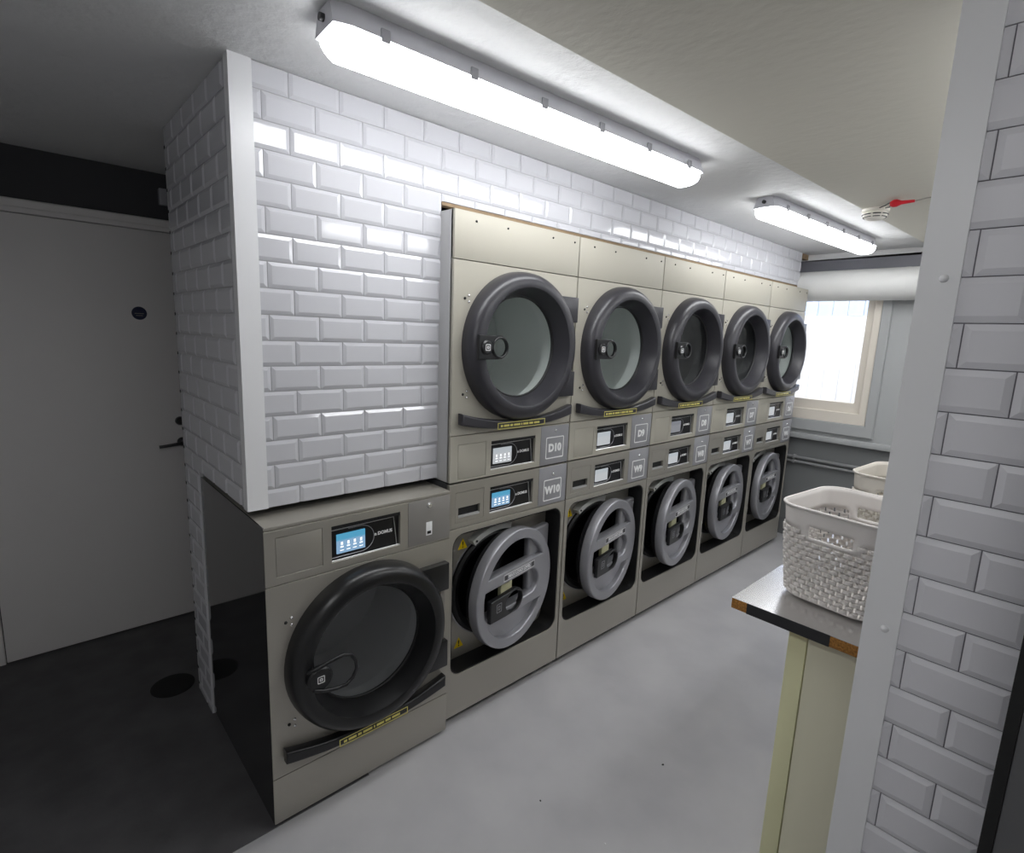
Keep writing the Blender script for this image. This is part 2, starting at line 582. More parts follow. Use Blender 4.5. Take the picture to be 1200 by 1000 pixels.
# tiled return with its corner cut-out for the front dryer
ws = boxes('wall_side', [(XL, XL + 0.02, YT + 0.02, YB, 1.091, ZC), (XL, XL + 0.02, 0.712, YB, 0.0, 1.091)], 'grout')
struct(ws)
def place_side(u, v):
    return ((XL, -u, v), -PI / 2)
tile_area(ws, -(YB - 0.016), -(YT + 0.03), 1.091, ZC - 0.003, lambda k: (0.0 if k % 2 else 0.0794), Z0, place_side, 'tile')
tile_area(ws, -(YB - 0.016), -0.712, 0.004, 1.091, lambda k: (0.0 if k % 2 else 0.0794), Z0, place_side, 'tile')
# edge strip at the far end of the return, notched at each course
es = box('edge_strip', XL - 0.006, XL + 0.02, YB - 0.015, YB + 0.002, 0.0, ZC, 'grout', ws)
gl = []
for k in range(-14, 16):
    z = Z0 + TH * k
    gl.append((XL - 0.0068, XL - 0.004, YB - 0.014, YB + 0.003, z - 0.007, z + 0.004))
boxes('edge_notches', gl, 'black', ws)
# white angle trim on the corner
struct(boxes('trim_6', [(XL - 0.008, XL + 0.055, YT - 0.009, YT - 0.0002, 1.089, ZC), (XL - 0.008, XL - 0.0002, YT - 0.0002, YT + 0.03, 1.089, ZC)], 'trim'))
# raw edge of the board over the machines
struct(box('trim_7', 0.006, 3.53, YT - 0.004, YT + 0.03, 2.140, 2.152, 'wood'))
struct(box('wall_service', XL + 0.02, XE, YB - 0.02, YB, 0, ZC, 'wall_gap_dark'))
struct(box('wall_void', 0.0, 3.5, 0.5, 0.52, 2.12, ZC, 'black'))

# tiled pier on the right with its edge trim
XP = 0.02
YP0 = -1.418
pier = struct(box('wall_right', XP, XP + 0.10, -2.25, YP0, 0, ZS, 'grout_dark'))
tile_area(pier, 1.472, 2.25, 0.0, ZS, lambda k: (1.488 if k % 2 == 0 else 1.569), 1.486,
          lambda u, v: ((XP, -u, v), -PI / 2), 'tile_pier')
tr = struct(boxes('trim_8', [(XP - 0.010, XP - 0.0002, -1.473, YP0 + 0.006, 0, ZS), (XP - 0.0002, XP + 0.05, YP0, YP0 + 0.006, 0, ZS)], 'trim'))
for z in (2.48, 1.802, 1.125, 0.45):
    if z < ZS:
        lathe('screw_cap', [(0.0, -0.0075), (0.004, -0.0065), (0.0068, -0.003), (0.0072, 0)], 'trim', tr, 20, 'x', (XP - 0.010, -1.450, z))

# ------------------------------------------------------------------ door on the left
dr = struct(box('door_1', -1.368, -0.50, YD - 0.035, YD - 0.005, 0.012, 2.118, 'door', bevel=0.002))
lathe('rose', [(0.0, -0.012), (0.020, -0.012), (0.024, -0.006), (0.024, 0)], 'brass', dr, 24, 'y', (-0.575, YD - 0.035, 1.022))
tube('lever', [(-0.575, YD - 0.045, 1.022), (-0.575, YD - 0.075, 1.022), (-0.60, YD - 0.082, 1.018), (-0.665, YD - 0.080, 1.012), (-0.690, YD - 0.078, 1.010)],
     [0.010, 0.010, 0.0095, 0.008, 0.008], 'brass', dr, 10)
lathe('keyhole', [(0.0, -0.012), (0.020, -0.012), (0.024, -0.006), (0.024, 0)], 'brass', dr, 24, 'y', (-0.578, YD - 0.035, 1.138))
lathe('sticker', [(0.0, -0.0012), (0.033, -0.0012), (0.033, 0)], 'navy', dr, 32, 'y', (-0.727, YD - 0.035, 1.706))
boxes('sticker_lines', [(-0.747, -0.707, YD - 0.0366, YD - 0.0362, 1.703, 1.706), (-0.742, -0.712, YD - 0.0366, YD - 0.0362, 1.693, 1.6955)], 'wire_grey', dr)
fr = struct(boxes('door_1_frame', [(-1.45, -1.372, YD - 0.022, YD, 0, 2.185), (-1.372, -0.40, YD - 0.022, YD, 2.122, 2.185)], 'door', bevel=0.006))
boxes('frame_bead', [(-1.395, -1.372, YD - 0.030, YD - 0.022, 0, 2.148), (-1.395, -0.40, YD - 0.030, YD - 0.022, 2.122, 2.148)], 'door', fr, bevel=0.003)
wbx = tag(box('wall_box', -0.605, -0.55, YD - 0.04, YD - 0.0005, 2.255, 2.335, 'lamp_clip', bevel=0.004), 'small grey box on the dark wall above the door', 'wall box')
fd = tag(lathe('floor_cover', [(0.0, 0.007), (0.078, 0.007), (0.088, 0.003), (0.088, 0.0)], 'black', None, 40, 'z', (-0.805, 1.03, 0.003)),
         'dark round cover on the corridor floor by the tiled return', 'floor cover')

# ------------------------------------------------------------------ machine parts
def display(parent, x0, x1, z0, z1, screen, icons, y=0.0):
    """recessed control display; hole spans x0..x1, z0..z1"""
    d = box('display', x0, x1, y + 0.014, y + 0.02, z0, z1, 'plastic_black', parent)
    W, H = x1 - x0, z1 - z0
    X = lambda t: x0 + W * t
    Zz = lambda t: z0 + H * t
    boxes('display_visor', [(x0, x1, y + 0.002, y + 0.014, Zz(0.90), z1)], 'rubber', d)
    # bright bezel: line under the visor, slanted right edge, foot
    bm = bmesh.new()
    tube_bm(bm, [(X(0.0), y + 0.011, Zz(0.855)), (X(0.915), y + 0.011, Zz(0.875)), (X(0.965), y + 0.011, Zz(0.03))], 0.0022, 6)
    tube_bm(bm, [(X(0.0), y + 0.006, Zz(0.015)), (X(1.0), y + 0.006, Zz(0.015))], 0.003, 6)
    link('display_bezel', bm_mesh(bm, 'b', 50), 'silver_light', d)
    cx, cz, r = X(0.43), Zz(0.45), H * 0.37
    arc = [(X(0.02), y + 0.012, cz - r)] + [(cx + r * 1.05 * math.cos(a), y + 0.012, cz + r * math.sin(a)) for a in [(-PI / 2 + PI * i / 18) for i in range(19)]] + [(X(0.25), y + 0.012, cz + r)]
    tube('display_arc', arc, 0.0013, 'silver', d, 6)
    s = box('screen', X(0.085), X(0.485), y + 0.0105, y + 0.0138, Zz(0.17), Zz(0.71), screen, d)
    if icons:
        L = []
        for q in range(4):
            cxq = X(0.155 + 0.09 * q)
            L += [(cxq - 0.004, cxq + 0.004, y + 0.0098, y + 0.0103, Zz(0.40), Zz(0.49)),
                  (cxq - 0.006, cxq + 0.006, y + 0.0098, y + 0.0103, Zz(0.33), Zz(0.37)),
                  (cxq - 0.007, cxq + 0.007, y + 0.0098, y + 0.0103, Zz(0.24), Zz(0.265))]
        boxes('screen_icons', L, 'icon', d)
    text('n DOMUS', 0.0165, X(0.765), y + 0.0134, Zz(0.47), 'print_white', d, 0.0006, name='logo')
    return d

def square_tag(parent, s, cx, cz, y, size=0.049):
    fr_ = shape('tag_frame', [rrect(cx - 0.060, cx + 0.060, cz - 0.051, cz + 0.051, 0.007), rrect(cx - 0.0555, cx + 0.0555, cz - 0.0465, cz + 0.0465, 0.004)], 0.001, y - 0.001, 'print_white', parent)
    text(s, size, cx, y - 0.0008, cz - 0.002, 'print_white', fr_, 0.0028)
    return fr_

def screw(parent, x, y, z, r=0.006, m='screw'):
    return lathe('screw', [(0, -0.005), (r * 0.6, -0.0045), (r, -0.002), (r, 0)], m, parent, 14, 'y', (x, y, z))

MW = 0.6925
def dryer_door(t, zc, style):
    """door panel furniture, common to every dryer; local centre (MW/2, zc)"""
    cx = MW / 2 + 0.002
    ringm, glm = ('ring_black', 'glass_dark') if style == 'rod' else ('ring', 'glass')
    R = 0.305
    prof = [(0.231, 0.0215), (0.210, 0.020), (0.210, 0.006), (0.2405, -0.060), (0.2420, -0.0660), (0.249, -0.0685),
            (0.271, -0.0675), (0.288, -0.060), (0.2995, -0.043), (0.305, -0.018), (0.306, 0.0), (0.296, 0.0), (0.231, 0.0)]
    d = lathe('door_ring', prof, ringm, t, 72, 'y', (cx, 0, zc), True)
    lathe('door_glass', [(0.0, 0.034), (0.06, 0.0325), (0.12, 0.028), (0.17, 0.021), (0.2105, 0.011)], glm, d, 56, 'y', (cx, 0, zc))
    lathe('glass_seal', [(0.2115, 0.003), (0.207, 0.003), (0.204, 0.008), (0.2095, 0.011)], 'rubber', d, 56, 'y', (cx, 0, zc), True)
    # hinge plates
    for za, zb in ((zc + 0.115, zc + 0.226), (zc - 0.218, zc - 0.105)):
        h = box('hinge', cx + 0.20, cx + 0.328, -0.030, -0.0005, za, zb, 'plastic_black' if style == 'rod' else 'ring', t, 0.003)
    box('hinge_cover', cx + 0.300, cx + 0.322, -0.012, -0.0005, zc - 0.105, zc + 0.115, 'steel' if style != 'rod' else 'steel_tag2', t, 0.003)
    # strike screws left of the ring
    for sz in (0.178, -0.188):
        sx = cx - 0.283
        for dx, dz, m in ((0.012, 0.014, 'screw'), (0.012, -0.010, 'screw'), (-0.006, 0.002, 'rubber')):
            screw(t, sx + dx - 0.006, -0.0005, zc + sz + dz, 0.0052, m)
    if style == 'rod':
        h = tube('door_handle', [(cx - 0.262, -0.083, zc + 0.030), (cx - 0.245, -0.094, zc + 0.040), (cx - 0.20, -0.100, zc + 0.052), (cx - 0.15, -0.102, zc + 0.060),
                                 (cx - 0.125, -0.104, zc + 0.052), (cx - 0.108, -0.106, zc + 0.025), (cx - 0.105, -0.106, zc - 0.005), (cx - 0.118, -0.104, zc - 0.035),
                                 (cx - 0.140, -0.102, zc - 0.052), (cx - 0.175, -0.100, zc - 0.052), (cx - 0.215, -0.097, zc - 0.045), (cx - 0.245, -0.09, zc - 0.035)],
                 0.0062, 'plastic_black', t, 10)
        kx, kz, ky = cx - 0.222, zc - 0.004, -0.085
        lathe('handle_boss', [(0.0, -0.008), (0.036, -0.008), (0.042, -0.002), (0.042, 0.012)], 'plastic_black', h, 28, 'y', (kx, ky, kz))
        ky -= 0.008
    else:
        hx0, hx1, hz = cx - 0.285, cx - 0.135, 0.046
        hy = -0.082
        out = [(hx0, zc - hz), (hx1 - 0.05, zc - hz)] + circ(hx1 - 0.046, zc, hz, 14, -PI / 2, PI / 2, True) + [(hx1 - 0.05, zc + hz), (hx0, zc + hz)]
        h = shape('door_handle', [out, circ(hx1 - 0.046, zc, 0.036, 24)], 0.014, hy, 'plastic_black', t, 0.003)
        tube('handle_ring', [(hx1 - 0.046 + 0.038 * math.cos(a), hy - 0.002, zc + 0.038 * math.sin(a)) for a in [2 * PI * i / 28 for i in range(28)]], 0.0042, 'plastic_black', h, 8, True)
        kx, kz, ky = hx0 + 0.036, zc, hy - 0.001
        lathe('handle_boss', [(0.0, -0.008), (0.022, -0.008), (0.027, -0.003), (0.027, 0.0)], 'plastic_black', h, 28, 'y', (kx, ky, kz))
        ky -= 0.008
    lw = 'print_white'
    shape('handle_logo', [rrect(kx - 0.012, kx + 0.012, kz - 0.012, kz + 0.012, 0.003), rrect(kx - 0.0095, kx + 0.0095, kz - 0.0095, kz + 0.0095, 0.002)], 0.0008, ky - 0.0009, lw, h)
    shape('handle_logo', [rrect(kx - 0.005, kx + 0.005, kz - 0.005, kz + 0.005, 0.002), rrect(kx - 0.0025, kx + 0.0025, kz - 0.0025, kz + 0.0025, 0.001)], 0.0008, ky - 0.0009, lw, h)
    # curved bumper bar under the door with its yellow label
    n = 24
    topz = lambda q: zc - 0.304 + 0.046 * abs(q) ** 2.0
    botz = lambda q: zc - 0.337 + 0.034 * abs(q) ** 2.2
    hw = 0.318
    P = [(cx + hw * q, topz(q)) for q in [-1 + 2 * i / n for i in range(n + 1)]]
    Q = [(cx + hw * q, botz(q)) for q in [1 - 2 * i / n for i in range(n + 1)]]
    bar = shape('bumper_bar', [P + Q], 0.036, -0.036, 'plastic_black' if style == 'rod' else 'ring', t, 0.007)
    lx = cx
    lab = shape('label_frame', [rect(lx - 0.138, lx + 0.138, zc - 0.3345, zc - 0.307), rect(lx - 0.135, lx + 0.135, zc - 0.3315, zc - 0.310)], 0.0006, -0.0367, 'print_yellow', bar)
    L = []
    xx = lx - 0.122
    rnd = random.Random(3)
    for wl in (0.012, 0.030, 0.014, 0.036, 0.006, 0.030, 0.022, 0.034, 0.018):
        if xx + wl > lx + 0.126:
            break
        L.append((xx, xx + wl, -0.0367, -0.0361, zc - 0.3255, zc - 0.3165))
        xx += wl + 0.006
    boxes('label_print', L, 'print_yellow', lab)
    return d

def dryer(name, tagtext, loc, screen, icons, drum, side='wall_gap_dark'):
    t = empty(name, loc)
    Z1, ZP, ZTOP = 0.190, 0.859, 1.034      # control strip / door panel / top panel (local)
    zc = 0.539
    g = 0.0018
    box('body', 0.0, MW, 0.012, 0.78, 0.002, ZTOP, side, t, skip=('f',))
    # control strip with its recesses
    shape('control_panel', [rect(0, MW, g, Z1 - g), rect(0.038, 0.183, 0.010, 0.153), rect(0.210, 0.470, 0.026, 0.150)], 0.022, 0, 'steel', t, 0.001)
    box('cover_plate', 0.0392, 0.1818, 0.0006, 0.016, 0.0112, 0.1518, 'steel', t, 0.001)
    display(t, 0.210, 0.470, 0.026, 0.150, screen, icons)
    tp = box('tag_plate', 0.504, MW - 0.002, -0.0016, 0.002, 0.003, 0.184, 'steel_tag', t, 0.0006)
    square_tag(tp, tagtext, 0.598, 0.081, -0.0016)
    screw(tp, 0.599, -0.0016, 0.160, 0.007)
    # door panel with the round opening, drum behind the glass
    cx = MW / 2 + 0.002
    shape('door_panel', [rect(0, MW, Z1 + g, ZP - g), circ(cx, zc, 0.232, 64)], 0.022, 0, 'steel', t, 0.001)
    dm = lathe('drum', [(0.232, 0.018), (0.236, 0.10), (0.31, 0.13), (0.31, 0.50), (0.20, 0.52), (0.0, 0.52)], drum, t, 48, 'y', (cx, 0, zc), sm=30)
    dryer_door(t, zc, 'plate')
    box('top_panel', 0, MW, 0, 0.022, ZP + g, ZTOP, 'steel', t, 0.001)
    for q in (0.10, 0.26, 0.52, 0.66):
        screw(t, q, 0, ZTOP - 0.022 - 0.012 * (q * 7 % 1), 0.0042, 'wire_dark')
    return t

def washer(name, tagtext, loc, screen, icons, ang, hx):
    t = empty(name, loc)
    ZT, Z1, ZB = 1.078, 0.889, 0.040
    g = 0.0018
    ST = 'steel_washer'
    box('body', 0.0, MW, 0.014, 0.80, ZB, ZT, 'wall_gap_dark', t, skip=('f',))  # charcoal body paints in the shade of the gaps between washers
    box('plinth_gap_fill', 0.01, MW - 0.01, 0.035, 0.75, 0.003, ZB, 'black', t)
    # control strip
    shape('control_panel', [rect(0, MW, Z1 + g, ZT - g), rect(0.030, 0.178, 0.912, 1.040), rect(0.212, 0.468, 0.918, 1.034)], 0.022, 0, ST, t, 0.001)
    cp = shape('coin_plate', [rect(0.0312, 0.1768, 0.9132, 1.0388), rect(0.046, 0.158, 0.930, 0.974)], 0.014, 0.0006, ST, t, 0.001)
    box('coin_recess', 0.040, 0.165, 0.014, 0.018, 0.922, 0.980, 'rubber', cp)
    box('coin_lip', 0.047, 0.157, 0.000, 0.013, 0.9305, 0.940, 'silver_light', cp, 0.002)
    display(t, 0.212, 0.468, 0.918, 1.034, screen, icons)
    tp = box('tag_plate', 0.504, MW - 0.002, -0.0016, 0.002, Z1 + 0.003, ZT - 0.003, 'steel_tag', t, 0.0006)
    square_tag(tp, tagtext, 0.597, 0.961, -0.0016, 0.049)
    lathe('tag_lock', [(0, -0.007), (0.006, -0.0065), (0.009, -0.002), (0.009, 0)], 'screw', tp, 16, 'y', (0.596, -0.0016, 1.037))
    # front frame with the deep rounded recess
    shape('front_panel', [rect(0, MW, ZB, Z1 - g), rrect(0.022, 0.672, 0.228, 0.862, 0.055, 8)], 0.10, 0, ST, t, 0.002)
    shape('recess_rim', [rrect(0.0235, 0.6705, 0.2295, 0.8605, 0.0535, 8), rrect(0.0275, 0.6665, 0.2335, 0.8565, 0.050, 8)], 0.094, 0.004, 'rubber', t)
    cx, cz = 0.335, 0.545
    pl = shape('recess_plate', [rect(0.004, MW - 0.004, 0.2, Z1 - 0.004), circ(cx, cz, 0.243, 64)], 0.012, 0.1005, ST, t)
    lathe('drum', [(0.243, 0.104), (0.240, 0.16), (0.225, 0.18), (0.27, 0.22), (0.27, 0.55), (0.0, 0.56)], 'drum_black', t, 48, 'y', (cx, 0, cz))
    lathe('door_gasket', [(0.250, 0.101), (0.248, 0.088), (0.236, 0.080), (0.214, 0.086), (0.206, 0.12), (0.222, 0.17), (0.243, 0.14)], 'rubber', t, 56, 'y', (cx, 0, cz), True)
    lathe('gasket_band', [(0.2555, 0.1005), (0.2555, 0.097), (0.2520, 0.096), (0.2510, 0.1005)], 'silver', t, 56, 'y', (cx, 0, cz), True)
    # pale clamp arc at the upper left of the porthole
    bm = bmesh.new()
    r0, r1 = 0.258, 0.284
    aa = [math.radians(124 - 48 * i / 14) for i in range(15)]
    R4 = [[bm.verts.new((cx + r * math.cos(a), y, cz + r * math.sin(a))) for r, y in ((r0, 0.062), (r1, 0.062), (r1, 0.1), (r0, 0.1))] for a in aa]
    for A, B in zip(R4, R4[1:]):
        for k in range(4):
            l = (k + 1) % 4
            bm.faces.new((A[k], A[l], B[l], B[k]))
    bm.faces.new(R4[0]); bm.faces.new(R4[-1])
    ca = link('clamp', bm_mesh(bm, 'clamp', 30), 'clamp', t)
    a = math.radians(120.5)
    lathe('bolt', [(0, -0.004), (0.005, -0.004), (0.005, 0)], 'rubber', ca, 12, 'y', (cx + 0.271 * math.cos(a), 0.062, cz + 0.271 * math.sin(a)))
    # warning triangles and plate screws
    for tx, tz in ((0.150, 0.765), (0.140, 0.300)):
        s = 0.026
        tri = shape('warning_triangle', [[(tx - s, tz - s * 0.85), (tx + s, tz - s * 0.85), (tx, tz + s)]], 0.001, 0.0993, 'yellow', t)
        text('!', 0.040, tx, 0.0989, tz - 0.004, 'print_black', tri, 0.0008)
    for sx, sz in ((0.090, 0.60), (0.090, 0.49)):
        screw(t, sx, 0.1003, sz, 0.0045)
    # silver door, ajar, hinged on the right
    R = 0.275
    ri = 0.226
    ydf = -0.030
    def chord(v):
        return math.sqrt(max(0, ri * ri - v * v))
    outer = circ(0, 0, R, 72)
    v1 = 0.104
    a1 = math.asin(v1 / ri)
    up_ = circ(0, 0, ri, 30, a1, PI - a1, True)
    va, vb = -0.068, 0.050
    mid = [(-chord(vb) , vb)]
    aL0, aL1 = PI - math.asin(vb / ri), PI - math.asin(va / ri)
    mid = circ(0, 0, ri, 12, aL0, aL1, True) + circ(0.112, (va + vb) / 2, (vb - va) / 2, 14, -PI / 2, PI / 2, True)
    v3 = -0.116
    a3 = math.asin(-v3 / ri)
    low = circ(0, 0, ri, 30, PI + a3, 2 * PI - a3, True)
    dm = shape_mesh([outer, up_, mid, low], 0.052, ydf, 0.007)
    for v in dm.vertices:
        v.co.x -= R
    d = link('door', dm, 'silver', t, (hx, 0.048, cz), ang)
    lathe('door_glass', [(0.236, 0.010), (0.226, 0.03), (0.20, 0.06), (0.15, 0.09), (0.07, 0.10), (0.0, 0.10)], 'bowl', d, 48, 'y', (-R, 0, 0))
    lathe('door_back', [(0.232, 0.0225), (0.258, 0.0225), (0.256, 0.05), (0.240, 0.062), (0.228, 0.050), (0.230, 0.024)], 'plastic_black', d, 56, 'y', (-R, 0, 0), True)
    shape('door_tray', [[(x - R, z) for x, z in circ(0, 0, ri + 0.006, 30, PI + a3 * 0.97, 2 * PI - a3 * 0.97, True)]], 0.004, ydf + 0.030, 'silver', d)
    # hinge cover behind the ring on the right
    box('door_hinge', -0.150, 0.012, ydf + 0.028, 0.036, -0.150, 0.228, 'silver', d, 0.012, 3)
    # printed strip on the upper bar
    st = shape('door_label', [rect(-R - 0.100, -R + 0.130, 0.062, 0.092), rect(-R - 0.098, -R + 0.128, 0.064, 0.090)], 0.0006, ydf - 0.0007, 'print_white', d)
    text('MAX LOAD LEVEL', 0.0205, -R + 0.015, ydf - 0.0006, 0.077, 'print_white', st, 0.0004)
    for xh in [-R - 0.095 + 0.006 * k for k in range(4)] + [-R + 0.107 + 0.006 * k for k in range(4)]:
        box('label_bar', xh, xh + 0.003, ydf - 0.0007, ydf - 0.0001, 0.066, 0.088, 'print_black', st)
    box('lock_block', -R - 0.085, -R - 0.005, ydf + 0.026, ydf + 0.045, -0.02, 0.044, 'cream_plastic', d, 0.002)
    # black loop handle on the left
    hc = -R - 0.030
    out = [(-R - 0.205, -0.088), (-R - 0.10, -0.094)] + circ(hc, -0.040, 0.055, 16, -PI / 2.2, PI / 2.2, True) + [(-R - 0.10, 0.012), (-R - 0.205, 0.010)]
    h = shape('door_handle', [out, [(hc - 0.012 + x * 1.30, -0.040 + z) for x, z in circ(0, 0, 0.0455, 28)]], 0.026, ydf - 0.018, 'plastic_black', d, 0.004)
    kx, kz, ky = -R - 0.150, -0.032, ydf - 0.0186
    shape('handle_logo', [rrect(kx - 0.017, kx + 0.017, kz - 0.020, kz + 0.020, 0.003), rrect(kx - 0.0145, kx + 0.0145, kz - 0.0175, kz + 0.0175, 0.002)], 0.0008, ky, 'steel_tag', h)
    shape('handle_logo', [rrect(kx - 0.007, kx + 0.007, kz - 0.009, kz + 0.009, 0.002), rrect(kx - 0.0045, kx + 0.0045, kz - 0.0065, kz + 0.0065, 0.001)], 0.0008, ky, 'steel_tag', h)
    return t

PITCHX = 0.70
spec = [(10, 'screen_white', True, 'drum', 'screen_blue', math.radians(10), 0.632),
        (9, 'screen_white', False, 'drum', 'screen_white', math.radians(10), 0.648),
        (8, 'screen_dim', False, 'drum_shaded', 'screen_white', math.radians(9), 0.650),
        (7, 'screen_white', False, 'drum_shaded', 'screen_white', math.radians(6), 0.650),
        (6, 'screen_white', False, 'drum', 'screen_white', math.radians(5), 0.648)]
where = {10: 'nearest of the stacked row', 9: 'second along the row', 8: 'in the middle of the row', 7: 'fourth along the row', 6: 'at the window end of the row'}
for i, (n, ds, di, drum, wsn, ang, hx) in enumerate(spec):
    x = PITCHX * i + 0.0015
    wm = washer('washing_machine', 'W%d' % n, (x, 0, 0), wsn, n == 10, ang, hx)
    tag(wm, 'steel washing machine tagged W%d with silver door ajar, %s' % (n, where[n]), 'washing machine', 'washing machines in the bottom row')
    dy = dryer('tumble_dryer', 'D%d' % n, (x, 0, 1.0825), ds, di, drum, 'side_metal' if i == 0 else 'wall_gap_dark')  # all but the first get dark sides as painted gap shade
    tag(dy, 'silver tumble dryer tagged D%d stacked on the washer, %s' % (n, where[n]), 'tumble dryer', 'tumble dryers in the upper row')

# front dryer standing alone on the floor at the corner
fx0 = XL + 0.002
ft = empty('tumble_dryer', (fx0, -0.021, 0.0))
tag(ft, 'low tumble dryer with black side standing alone on the floor under the tiled corner', 'tumble dryer')
FW = 0.700
Zp, Zl, Zt = 0.868, 0.187, 1.063
_keep = MW
MW = FW
box('body', 0.0, FW, 0.018, 0.725, 0.018, Zt - 0.001, 'side_metal', ft, skip=('f', 'l', 't'))
box('side_panel', -0.0005, 0.003, 0.004, 0.727, 0.018, Zt, 'side_black', ft)
box('top_panel_sheet', 0.0, FW, 0.003, 0.725, Zt - 0.012, Zt, 'steel_washer', ft, 0.003)
box('plinth_gap_fill', 0.012, FW - 0.012, 0.022, 0.70, 0.0035, 0.0178, 'black', ft)  # black fill, paints in the shade of the gap under the dryer
for fx_, fy_ in ((0.03, 0.05), (FW - 0.08, 0.05), (0.03, 0.62), (FW - 0.08, 0.62)):
    box('foot', fx_, fx_ + 0.05, fy_ - 0.015, fy_ + 0.03, 0.0, 0.018, 'rubber', ft)
dx = -fx0
shape('control_panel', [rect(0, FW, Zp + 0.0015, Zt - 0.013), rect(0.034, 0.184, 0.895, 1.025), rect(dx - 0.494, dx - 0.233, 0.895, 1.022)], 0.020, 0, 'steel_washer', ft, 0.001)
box('cover_plate', 0.0352, 0.1828, 0.0006, 0.016, 0.8962, 1.0238, 'steel_washer', ft, 0.001)
display(ft, dx - 0.494, dx - 0.233, 0.895, 1.022, 'screen_blue', True)
tp = box('tag_plate', dx - 0.2, FW - 0.003, -0.0016, 0.002, 0.876, 1.050, 'steel_tag2', ft, 0.0006)
lathe('tag_lock', [(0, -0.009), (0.007, -0.0085), (0.0115, -0.002), (0.0115, 0)], 'screw', tp, 16, 'y', (dx - 0.109, -0.0016, 1.024))
sl = box('slot_plate', dx - 0.122, dx - 0.095, -0.0026, -0.0016, 0.905, 0.958, 'print_white', tp, 0.0003)
boxes('slot_print', [(dx - 0.117, dx - 0.100, -0.0031, -0.0026, 0.911, 0.922)], 'print_black', sl)
zc = 0.555
cxf = FW / 2 + 0.002
shape('door_panel', [rect(0, FW, Zl + 0.0015, Zp - 0.0015), circ(cxf, zc, 0.232, 64)], 0.020, 0, 'steel_washer', ft, 0.001)
lathe('drum', [(0.232, 0.018), (0.236, 0.10), (0.31, 0.13), (0.31, 0.50), (0.20, 0.52), (0.0, 0.52)], 'drum_front_sheen', ft, 48, 'y', (cxf, 0, zc), sm=30)
dryer_door(ft, zc, 'rod')
box('base_panel', 0, FW, 0, 0.020, 0.018, Zl - 0.0015, 'steel_washer', ft, 0.001)
MW = _keep

# ------------------------------------------------------------------ ceiling tube lights
def batten(name, x0, x1, ymid0, ymid1, label, L=1.55, z=ZC, group='ceiling tube lights', ang=None):
    a = math.atan2(ymid1 - ymid0, x1 - x0) if ang is None else ang
    t = empty(name, ((x0 + x1) / 2, (ymid0 + ymid1) / 2, z), a)
    tag(t, label, 'ceiling light', group)
    h = L / 2
    # base: hexagonal section with chamfered ends
    def loft(secs, nm, m, par):
        bm = bmesh.new()
        rings = [[bm.verts.new(p) for p in s] for s in secs]
        for A, B in zip(rings, rings[1:]):
            n = len(A)
            for k in range(n):
                l = (k + 1) % n
                bm.faces.new((A[k], A[l], B[l], B[k]))
        bm.faces.new(rings[0]); bm.faces.new(rings[-1])
        return link(nm, bm_mesh(bm, nm, 50), m, par)
    def sec(x, hw, zt_, zb, hb):
        return [(x, -hw, zt_), (x, hw, zt_), (x, hb, zb), (x, -hb, zb)]
    b = loft([sec(-h - 0.005, 0.036, -0.0005, -0.052, 0.055), sec(-h + 0.035, 0.050, -0.0005, -0.052, 0.067), sec(h - 0.035, 0.050, -0.0005, -0.052, 0.067), sec(h + 0.005, 0.036, -0.0005, -0.052, 0.055)], 'lamp_housing', 'lamp_body', t)
    def dsec(x, s, dz=0):
        P = []
        for q in range(15):
            th = PI * q / 14
            cy, sz = math.cos(th), math.sin(th)
            P.append((x, 0.063 * s * (abs(cy) ** 0.62) * (1 if cy >= 0 else -1), -0.050 - dz - 0.052 * s * (sz ** 0.7)))
        return P
    d = loft([dsec(-h, 0.62), dsec(-h + 0.012, 0.80), dsec(-h + 0.035, 1.0), dsec(h - 0.035, 1.0), dsec(h - 0.012, 0.80), dsec(h, 0.62)], 'diffuser', 'diffuser', t)
    for k in range(6):
        x = -h + 0.12 + (L - 0.24) * k / 5
        for s in (-1, 1):
            box('clip', x - 0.012, x + 0.012, s * 0.066 - 0.003, s * 0.066 + 0.003, -0.060, -0.030, 'lamp_clip', t, 0.002)
    lathe('cable_gland', [(0.0, -0.012), (0.009, -0.012), (0.009, 0.0)], 'wire_dark', t, 14, 'x', (-h - 0.004, 0.0, -0.026))
    return t
batten('tube_light', -0.615, 0.945, -0.312, -0.378, 'long tube light over the front dryer, nearest in view', 1.56)
batten('tube_light', 1.66, 3.19, -0.385, -0.452, 'tube light near the window, beside the smoke detector', 1.53)
batten('tube_light', -2.2, -0.9, -1.72, -1.72, 'added unseen tube light on the lower ceiling beside the entrance', 1.55, ZS, ang=PI / 2)  # unseen lamp behind the camera, added to brighten the pier

batten('tube_light', 0.30, 1.85, -1.62, -1.62, 'added unseen tube light over the counter close behind the tiled pier', 1.55, ZS, ang=0.0)  # added fill lamp hidden by the pier, brightens soffit and machine fronts
batten('tube_light', 2.0, 3.5, -1.62, -1.62, 'added unseen tube light over the far end of the counter', 1.5, ZS, ang=0.0)  # second added fill lamp out of view, lifts the far wall
